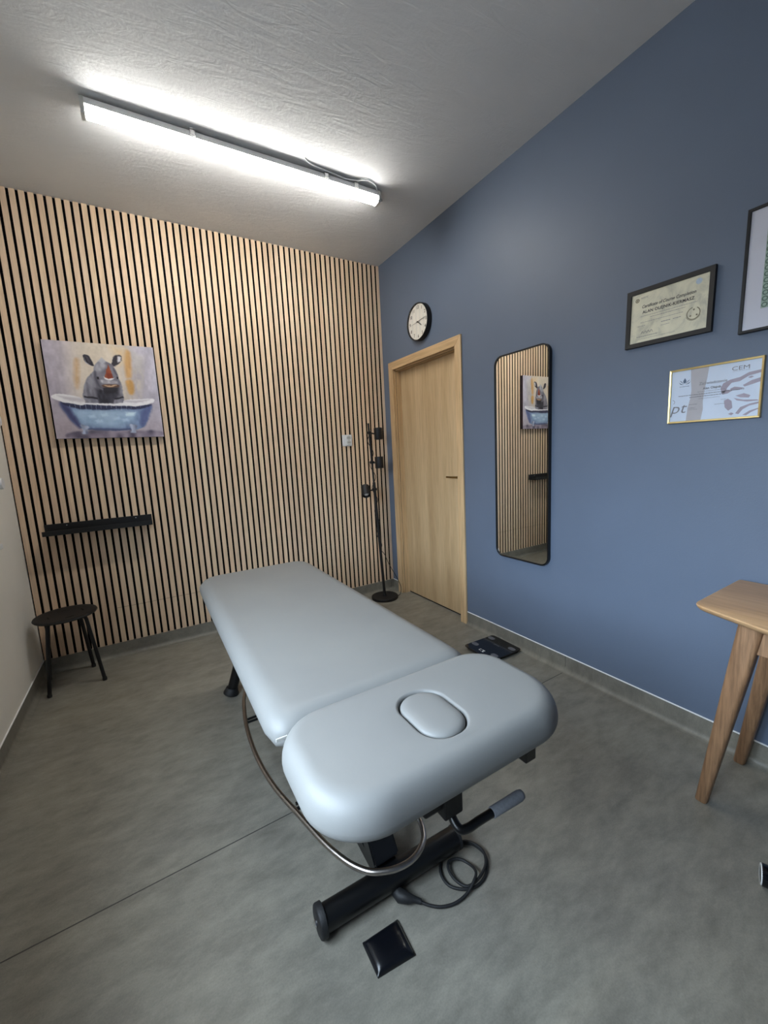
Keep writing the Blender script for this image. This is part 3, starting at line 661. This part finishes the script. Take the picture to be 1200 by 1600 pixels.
for k, (fx, fy) in enumerate([(-.615, 2.905), (-.350, 2.942), (-.428, 3.195), (-.652, 3.150)]):
    t0 = stc+(Vector((fx, fy, 0))-stc)*.68; bm = nb()
    tube(bm, smooth_path([(stc.x+(t0.x-stc.x)*.55, stc.y+(t0.y-stc.y)*.55, ZS-.016), (t0.x*.9+stc.x*.1, t0.y*.9+stc.y*.1, ZS-.016), (t0.x, t0.y, ZS-.030), (t0.x+(fx-t0.x)*.12, t0.y+(fy-t0.y)*.12, ZS-.07), (fx, fy, .008)], 5), .0105, 12)
    lg = obj('leg', bm, M['blackm'], st, smooth=50)
    bm = nb(); lathe(bm, (fx, fy, 0), (0, 0, 1), [(0, .0115), (.010, .0125), (.018, .012)], 16); obj('rubber_foot', bm, M['rubber'], lg, smooth=50)

# ------------------------------------------------------------------ left wall: hooks and a rail end
for i, (y, z) in enumerate(((3.005, 1.588), (2.845, 1.250))):
    h = thing('wall_hook', ['upper round white knob hook on the left wall, level with the painting', 'lower round white knob hook on the left wall, between painting and ledge height'][i], 'hook', (XL, y, z), 'round white knob hooks on the left wall')
    bm = nb(); lathe(bm, (XL, y, z), (1, 0, 0), [(0, .018), (.004, .018), (.006, .010), (.038, .009)], 20); obj('stem', bm, M['whitep'], h, smooth=40)
    bm = nb(); lathe(bm, (XL+.036, y, z), (1, 0, 0), [(0, .012), (.003, .026), (.010, .030), (.018, .030), (.022, .027)], 28); obj('knob', bm, M['whitep'], h, smooth=40)
bm = nb(); box(bm, XL, XL+.055, 2.40, 2.665, .935, .960, .004)
wsh = obj('wall_rail', bm, M['whitep'], origin=(XL, 2.53, .935)); tag(wsh, 'end of a small white rail on the left wall below the knob hooks', 'rail')

# ================================================================== THINGS ON THE BLUE WALL
# --- clock
ck = thing('wall_clock', 'round black wall clock with white face above the door', 'clock', (XR, 2.665, 2.285)); cc = Vector((XR, 2.668, 2.285)); R_ = .136
bm = nb(); lathe(bm, cc, (-1, 0, 0), [(.0005, R_), (.038, R_), (.042, R_-.002), (.042, R_-.006), (.034, R_-.008), (.030, R_-.010)], 72); obj('case', bm, M['blackmatt'], ck, smooth=35)
bm = nb(); lathe(bm, cc-Vector((.0302, 0, 0)), (-1, 0, 0), [(0, R_-.009), (.0008, R_-.009)], 72); dial = obj('dial', bm, M['clockface'], ck)
FACE_M = Matrix(((0, 0, -1, 0), (-1, 0, 0, 0), (0, 1, 0, 0), (0, 0, 0, 1)))    # text x -> -y, text y -> z, facing -x
def text_into(bm, s, x, y, size, M4, off=0, bold=0, shear=0, align='CENTER', space=1.0, scx=1.0):
    """letters as flat faces; x, y on the sheet, M4 sheet -> world"""
    cu = bpy.data.curves.new('tmp', 'FONT'); cu.body = s; cu.size = size; cu.align_x = align; cu.align_y = 'CENTER'
    cu.offset = bold; cu.shear = shear; cu.space_character = space; cu.resolution_u = 3
    o = bpy.data.objects.new('tmp', cu); COL.objects.link(o); dg = bpy.context.evaluated_depsgraph_get(); dg.update()
    me = bpy.data.meshes.new_from_object(o.evaluated_get(dg)); bpy.data.objects.remove(o); bpy.data.curves.remove(cu)
    me.transform(Matrix.Diagonal((scx, 1, 1, 1))); me.transform(M4 @ Matrix.Translation((x, y, off))); bm.from_mesh(me); bpy.data.meshes.remove(me)
fm = Matrix.Translation(cc-Vector((.0312, 0, 0))) @ FACE_M
for k in range(1, 13):
    bm = nb(); a = math.radians(90-30*k); text_into(bm, str(k), .104*math.cos(a), .104*math.sin(a), .033, fm, .0002, .0007); obj('numeral', bm, M['ink'], dial, keep=True)
def hand(name, ang, L, w, tail, h, mat):
    a = math.radians(90-ang); d = Vector((math.cos(a), math.sin(a), 0)); n = Vector((-d.y, d.x, 0)); bm = nb()
    p = [-d*tail-n*w, d*L-n*w*.6, d*L+n*w*.6, -d*tail+n*w]
    rings(bm, [[fm @ (v+Vector((0, 0, h))) for v in p], [fm @ (v+Vector((0, 0, h+.001))) for v in p]]); obj(name, bm, mat, ck)
hand('hour_hand', 127, .060, .0032, .012, .003, M['blackm']); hand('minute_hand', 84, .100, .0024, .016, .005, M['blackm']); hand('second_hand', 264, .095, .0009, .02, .0065, M['inkgrey'])
bm = nb(); lathe(bm, cc-Vector((.032, 0, 0)), (-1, 0, 0), [(0, .005), (.008, .005)], 16); obj('hub', bm, M['blackm'], ck)
bm = nb(); lathe(bm, cc-Vector((.0395, 0, 0)), (-1, 0, 0), [(0, R_-.0075), (.001, R_-.0075)], 72); obj('glass', bm, M['glass'], ck)

# --- mirror
my, mz, mhy, mhz = 1.6975, 1.2285, .2015, .6265
mi = thing('wall_mirror', 'tall rounded mirror in a thin black frame on the blue wall', 'mirror', (XR, my, mz-mhz))
def loop(x, ins, r): return [(x, y, z) for y, z in rrect(my, mz, mhy-ins, mhz-ins, r-ins, 12)]
bm = nb(); rings(bm, [loop(XR-.0005, 0, .055), loop(XR-.022, 0, .055), loop(XR-.0225, .0005, .055), loop(XR-.0225, .0075, .055), loop(XR-.014, .008, .055), loop(XR-.0005, .008, .055), loop(XR-.0005, 0, .055)], cap=(False, False))
obj('frame', bm, M['blackm'], mi, smooth=30)
bm = nb(); rings(bm, [loop(XR-.014, .0075, .055), loop(XR-.0165, .0075, .055)]); obj('mirror_glass', bm, M['mirror'], mi)

# --- framed certificates
def framed(name, label, cat, y_l, z_t, w, h, fw, depth, rot, fmat, pmat, group=None):
    """sheet coordinates: x right (towards -y), y up, centre origin"""
    c = Vector((XR, y_l-w/2, z_t-h/2)); rm = Matrix.Translation(c) @ Matrix.Rotation(rot, 4, 'X') @ FACE_M
    t_ = thing(name, label, cat, c, group); bm = nb()
    def lp(ix, z): return [rm @ Vector((sx*(w/2-ix), sy*(h/2-ix), z)) for sx, sy in ((-1, -1), (1, -1), (1, 1), (-1, 1))]
    rings(bm, [lp(0, .001), lp(0, depth-.001), lp(.001, depth), lp(fw-.001, depth-.001), lp(fw, depth-.003), lp(fw, .001), lp(0, .001)], cap=(False, False)); obj('frame', bm, fmat, t_)
    bm = nb(); rings(bm, [lp(fw-.001, .002), lp(fw-.001, depth-.0065)]); sh = obj('sheet', bm, pmat, t_)
    bm = nb(); rings(bm, [lp(fw-.0005, depth-.0050), lp(fw-.0005, depth-.0045)]); obj('glass_pane', bm, M['glass'], t_)
    return t_, sh, rm @ Matrix.Translation((0, 0, depth-.0063))
def strip(bm, M4, x0, x1, y, th, z=.0002):
    bm.faces.new([bm.verts.new(M4 @ Vector(p)) for p in ((x0, y-th/2, z), (x1, y-th/2, z), (x1, y+th/2, z), (x0, y+th/2, z))])
def words(bm, M4, x0, x1, y, th, z=.0003):   # unreadable small print: broken strokes
    x = x0
    while x < x1:
        w_ = random.uniform(.003, .009); strip(bm, M4, x, min(x+w_, x1), y+random.uniform(-.0002, .0002), th, z); x += w_+random.uniform(.0010, .002)
def poly(bm, M4, pts, z=.0001): bm.faces.new([bm.verts.new(M4 @ Vector((x, y, z))) for x, y in pts])
def annulus(bm, M4, cx, cy, r0, r1, a0=0, a1=360, n=28, z=.0002, ex=1):
    P = []
    for k in range(n+1):
        a = math.radians(a0+(a1-a0)*k/n); P.append([bm.verts.new(M4 @ Vector((cx+r*math.cos(a)*ex, cy+r*math.sin(a), z))) for r in (r0, r1)])
    for p, q in zip(P[:-1], P[1:]): bm.faces.new((p[0], p[1], q[1], q[0]))
c1, sh1, m1 = framed('framed_certificate', 'cream certificate in a wide black frame on the blue wall', 'certificate', 1.098, 1.955, .330, .242, .019, .016, math.radians(1.0), M['blackmatt'], M['paper1'])
bm = nb()
text_into(bm, 'Certificate of Course Completion', 0, .045, .0175, m1, .0002, .0004, .25, scx=.85)
text_into(bm, 'ALAN OLEJNIK-KIERMASZ', 0, .022, .0165, m1, .0002, .0005, 0, scx=.98, space=1.06)
obj('lettering', bm, M['ink'], sh1, keep=True)
bm = nb(); words(bm, m1, -.105, .110, .006, .0016); words(bm, m1, -.065, .068, -.004, .0018)
words(bm, m1, -.105, .06, -.020, .0014); words(bm, m1, -.115, -.085, -.034, .0016); words(bm, m1, -.02, .015, -.036, .0024); words(bm, m1, .025, .055, -.036, .0024)
words(bm, m1, -.02, .012, -.050, .0016); words(bm, m1, -.118, -.03, -.078, .0022); words(bm, m1, -.118, .035, -.088, .0010)
tube(bm, smooth_path([m1 @ Vector((-.10+.006*k, -.063+(.006 if k % 2 else -.004), .0004)) for k in range(9)], 4), .0006, 6)
text_into(bm, 'ASSOC', -.092, .082, .010, m1, .0002, 0)
obj('small_print', bm, M['inkgrey'], sh1, keep=True)
bm = nb(); annulus(bm, m1, -.122, .076, .0055, .0085); annulus(bm, m1, -.122, .076, .0, .003)
for a in range(4): annulus(bm, m1, -.122, .076, .003, .0058, a*90, a*90+40, 4)
annulus(bm, m1, .098, -.036, .021, .0245, 100, 440-20, 40); annulus(bm, m1, .098, -.036, .0255, .027, 200, 340, 30)
for x_, y_ in ((.088, -.044), (.110, -.044), (.099, -.022)): annulus(bm, m1, x_, y_, .0, .0035, n=10)
obj('seal', bm, plain('olive_seal_print', srgb(118, 112, 86), .5, noise=.1), sh1, keep=True)
bm = nb(); annulus(bm, m1, .110, .080, .0, .011); annulus(bm, m1, .110, .080, .0, .004, z=.0004); obj('glare_spot', bm, plain('pale_blue_painted_glare', srgb(176, 196, 214), .3, noise=.1, nscale=200), sh1, keep=True)  # glare on the glass, painted as a pale blue spot on the sheet

c2, sh2, m2 = framed('framed_certificate', 'white certificate with mauve drawing in a thin gold frame', 'certificate', .910, 1.586, .307, .219, .0075, .013, math.radians(.4), M['gold'], M['paper2'])
hw, hh = .146, .102
bm = nb()
bl = [(-.078, hh), (-.076, .06), (-.072, .02), (-.074, -.01), (-.082, -.05), (-.086, -hh)]; br = [(-.034, -hh), (-.028, -.06), (-.030, -.03), (-.026, .02), (-.020, .06), (-.016, hh)]
poly(bm, m2, bl+br); obj('band', bm, M['mauve_band'], sh2, keep=True)
bm = nb()
for P in ([(.146, .062), (.11, .058), (.085, .045), (.055, .040), (.034, .030), (.026, .012), (.030, -.004), (.040, -.006), (.048, .012), (.060, .028), (.085, .030), (.11, .045), (.146, .052)],
          [(.146, .034), (.12, .028), (.095, .014), (.10, .008), (.125, .014), (.146, .020)], [(.056, .006), (.070, .012), (.10, .004), (.085, -.002), (.06, .0)],
          [(.028, -.004), (.045, .004), (.066, .0), (.05, -.010), (.034, -.012)], [(.075, -.022), (.10, -.016), (.12, -.026), (.115, -.034), (.09, -.030)],
          [(.040, -.036), (.052, -.030), (.064, -.040), (.068, -.066), (.056, -.076), (.044, -.062)], [(.070, -.030), (.10, -.040), (.14, -.044), (.146, -.048), (.11, -.048), (.08, -.040)],
          [(.078, -.088), (.092, -.066), (.12, -.056), (.146, -.052), (.146, -.058), (.118, -.064), (.10, -.075), (.088, -.092)], [(.10, -.096), (.12, -.082), (.146, -.074), (.146, -.078), (.125, -.088), (.112, -.098)],
          [(.056, -.088), (.066, -.083), (.074, -.088), (.066, -.094)], [(.108, .040), (.118, .044), (.126, .040), (.116, .036)]): poly(bm, m2, P, .00015)
obj('illustration', bm, M['mauve'], sh2, keep=True)
bm = nb(); cxl, cyl = -.098, .056
poly(bm, m2, [(cxl, cyl+.016), (cxl+.006, cyl+.004), (cxl+.005, cyl-.003), (cxl, cyl-.006), (cxl-.005, cyl-.003), (cxl-.006, cyl+.004)])
for s in (-1, 1): poly(bm, m2, [(cxl+s*.002, cyl-.010), (cxl+s*.016, cyl+.004), (cxl+s*.018, cyl+.008), (cxl+s*.010, cyl+.002)]); poly(bm, m2, [(cxl+s*.004, cyl-.011), (cxl+s*.018, cyl-.002), (cxl+s*.022, cyl+.003), (cxl+s*.016, cyl-.008)])
words(bm, m2, cxl-.018, cxl+.018, cyl-.018, .0018); obj('logo', bm, M['lotus'], sh2, keep=True)
bm = nb(); text_into(bm, 'Zaświadczenie', .0, .040, .0155, m2, .0003, .0001); text_into(bm, 'CEM', .085, .078, .021, m2, .0003, 0, scx=1.35); words(bm, m2, .06, .115, .068, .0008)
text_into(bm, 'pt', -.118, -.050, .062, m2, .0003, -.0004, .25, scx=1.1); annulus(bm, m2, -.140, -.022, .008, .0095, -60, 90, 10)
obj('lettering', bm, M['inkgrey'], sh2, keep=True)
bm = nb(); text_into(bm, 'Alan Olejnik', -.002, .020, .0120, m2, .0003, .0003)
words(bm, m2, -.05, .04, .009, .0012); words(bm, m2, -.118, .10, .000, .0022); words(bm, m2, -.078, .04, -.009, .0022); words(bm, m2, -.045, .025, -.018, .0010)
words(bm, m2, -.078, -.05, -.038, .0014); words(bm, m2, -.082, -.055, -.052, .0014); words(bm, m2, -.082, -.048, -.058, .0010); words(bm, m2, .03, .048, -.030, .0010); words(bm, m2, .01, .045, -.046, .0012)
obj('small_print', bm, plain('dark_grey_ink', srgb(84, 86, 96), .5, noise=.1), sh2, keep=True)

c3, sh3, m3 = framed('framed_print', 'large print with green patterned panel in a thin black frame, highest on the blue wall', 'picture', .682, 2.092, .300, .420, .010, .018, math.radians(.8), M['blackmatt'], M['mat_board'])
bm = nb(); rings(bm, [[m3 @ Vector((x, y, z)) for x, y in ((-.092, -.135), (.092, -.135), (.092, .150), (-.092, .150))] for z in (.0002, .0006)]); gp = obj('green_panel', bm, M['green'], sh3)
bm = nb()
for k in range(14):
    y_ = -.124+.0204*k
    for s in (-1, 1): annulus(bm, m3, s*.082, y_, .0052, .0088, n=16, z=.0008); annulus(bm, m3, s*.062, y_+.01, .0022, .0052, n=12, z=.0008)
for k in range(10): annulus(bm, m3, 0, .01, .010+.0045*k, .0115+.0045*k, n=40, z=.0008)
obj('ornament', bm, M['greend'], gp, keep=True)

# ------------------------------------------------------------------ bathroom scale
sc = thing('bathroom_scale', 'square black glass bathroom scale on the floor under the mirror', 'scale', (1.820, 1.812, 0)); sa = math.radians(-1.0)
sm_ = Matrix.Translation((1.820, 1.812, 0)) @ Matrix.Rotation(sa, 4, 'Z')
def sp(hx, hy, r, z, cx=0, cy=0): return [sm_ @ Vector((x, y, z)) for x, y in rrect(cx, cy, hx, hy, r, 6)]
bm = nb(); rings(bm, [sp(.118, .118, .02, .006), sp(.122, .122, .02, .018)]); obj('body', bm, M['blackmatt'], sc)
bm = nb(); rings(bm, [sp(.129, .125, .018, .018), sp(.130, .126, .018, .020), sp(.130, .126, .018, .0235), sp(.1285, .1245, .018, .025)]); top = obj('glass_top', bm, M['blackp'], sc)
for x, y in ((-.1, -.1), (.1, -.1), (-.1, .1), (.1, .1)):
    bm = nb(); p = sm_ @ Vector((x, y, 0)); lathe(bm, p, (0, 0, 1), [(0, .012), (.007, .012)], 16); obj('foot', bm, M['rubber'], sc)
for cx_, cy_ in ((-.058, .096), (.085, .094), (-.068, -.088), (.080, -.090)):
    bm = nb(); rings(bm, [sp(.017, .026, .0165, z, cx_, cy_) for z in (.0248, .0254)]); obj('electrode', bm, M['pads'], top)
bm = nb(); sM = sm_ @ Matrix.Translation((-.088, .004, .0254)) @ Matrix.Rotation(math.radians(-90), 4, 'Z')
for a in ((-.020, -.008, .010, .003), (-.020, -.008, -.006, .003), (-.021, -.018, .002, .018), (-.002, .020, .009, .006), (.010, .020, -.004, .012), (-.004, .006, -.008, .003)): strip(bm, sM, a[0], a[1], a[2], a[3], .0002)
obj('display', bm, plain('white_display_digits', srgb(235, 240, 245), .4, noise=.02), top, keep=True)
bm = nb(); sM = sm_ @ Matrix.Translation((.038, .0, .0254)) @ Matrix.Rotation(math.radians(-90), 4, 'Z'); annulus(bm, sM, -.016, 0, .004, .006, n=12, z=.0002); words(bm, sM, -.008, .024, 0, .006, .0002); obj('logo', bm, M['pads'], top, keep=True)

# ------------------------------------------------------------------ desk at the right edge
dk = thing('desk', 'oak desk with splayed tapering legs and rounded top at the right edge', 'desk', (1.70, .03, 0))
front = [(1.556, .604), (1.543, .583), (1.515, .50), (1.482, .399), (1.455, .28), (1.437, .14), (1.43, .03), (1.437, -.08), (1.455, -.22), (1.482, -.34), (1.515, -.44), (1.543, -.523), (1.556, -.544)]
sm2 = [(1.950, .612), (1.946, .619), (1.940, .622), (1.580, .613), (1.567, .610)]+[(p.x, p.y) for p in smooth_path([(x, y, 0) for x, y in front], 4)]+[(1.567, -.550), (1.580, -.553), (1.940, -.562), (1.946, -.559), (1.950, -.552)]
ccx, ccy = 1.72, .03
def dl(ins, z):
    L = []; n = len(sm2)
    for i in range(n):
        a, b = Vector(sm2[i-1]), Vector(sm2[(i+1) % n]); d = (b-a).normalized(); nn = Vector((-d.y, d.x))
        p = Vector(sm2[i]); s = 1 if nn.dot(Vector((ccx, ccy))-p) > 0 else -1; q_ = p+nn*s*ins; L.append((q_.x, q_.y, z))
    return L
bm = nb(); rings(bm, [dl(.028, .722), dl(.010, .731), dl(.002, .740), dl(0, .745), dl(.001, .7485), dl(.004, .750)]); obj('desktop', bm, M['desk'], dk, smooth=35)
bm = nb(); box(bm, 1.600, 1.618, -.395, .455, .615, .723, .002); box(bm, 1.885, 1.903, -.395, .455, .615, .723, .002); box(bm, 1.618, 1.885, .46, .478, .635, .723, .002); box(bm, 1.618, 1.885, -.418, -.400, .635, .723, .002)
obj('apron', bm, M['deskleg'], dk)
bm = nb(); box(bm, 1.594, 1.600, -.34, .405, .625, .705, .002); dr = obj('drawer', bm, M['desk'], dk)
bm = nb(); lathe(bm, (1.594, .03, .665), (-1, 0, 0), [(0, .007), (.012, .007), (.016, .012), (.022, .012)], 20); obj('knob', bm, M['brass'], dr, smooth=40)
for sx, lx in ((1, 1.612), (-1, 1.905)):
    for yb, yt in ((.572, .468), (-.512, -.408)):
        rs = []; xb = lx-(.003 if sx > 0 else -.031)
        for z, hw_ in ((0, .016), (.004, .018), (.30, .024), (.55, .030), (.722, .033)):
            f = z/.722; rs.append([(x, y, z) for x, y in rrect(xb*(1-f)+lx*f, yb*(1-f)+yt*f, hw_*.9, hw_, hw_*.55, 5)])
        bm = nb(); rings(bm, rs); obj('leg', bm, M['deskleg'], dk, smooth=40)

# ------------------------------------------------------------------ swivel chair, one caster of which reaches into the picture
ch = thing('swivel_chair', 'black office chair of which one caster with a white ring shows at the right edge', 'chair', (1.62, .105, 0)); hub = Vector((1.62, .105, 0))
bm = nb(); lathe(bm, hub, (0, 0, 1), [(.075, .035), (.13, .038), (.13, .026), (.30, .024), (.30, .015), (.42, .015)], 24); obj('column', bm, M['blackmatt'], ch, smooth=40)
CW = Vector((-.36, .933, 0)); CT = Vector((1.420, .354, 0))-CW*.028
for k in range(5):
    a = math.radians(127.5+72*k); tip = hub+Vector((math.cos(a), math.sin(a), 0))*.296 if k else CT
    bm = nb(); tube(bm, [hub+Vector((0, 0, .11)), hub+(tip-hub)*.5+Vector((0, 0, .10)), tip+Vector((0, 0, .082))], [.022, .018, .013], 14); lg = obj('leg', bm, M['blackmatt'], ch, smooth=50)
    w = Vector((math.cos(a+1.9), math.sin(a+1.9), 0)) if k else CW
    bm = nb(); cc_ = tip+Vector((0, 0, .030))
    for s in (-1, 1): lathe(bm, cc_+w*s*.006, w*s, [(0, .029), (.003, .030), (.016, .030), (.020, .026), (.021, .010)], 28)
    tube(bm, [cc_, tip+Vector((0, 0, .085))], .007, 10); cs = obj('caster', bm, M['blackp'], lg, smooth=35)
    bm = nb()
    for s in (-1, 1): lathe(bm, cc_+w*s*.0255, w*s, [(-.006, .0290), (.0005, .0278), (.0010, .0235), (-.002, .0225)], 32, cap=(False, False))
    obj('ring', bm, M['whitep'], cs, smooth=30)
bm = nb(); rings(bm, [[(x, y, z) for x, y in rrect(1.64, .06, .19-i, .20-i, .07, 8)] for i, z in ((.03, .42), (.005, .43), (0, .455), (.01, .485), (.04, .495))]); obj('seat', bm, M['rubber'], ch, smooth=40)

for m in list(bpy.data.meshes):
    if m.users == 0: bpy.data.meshes.remove(m)
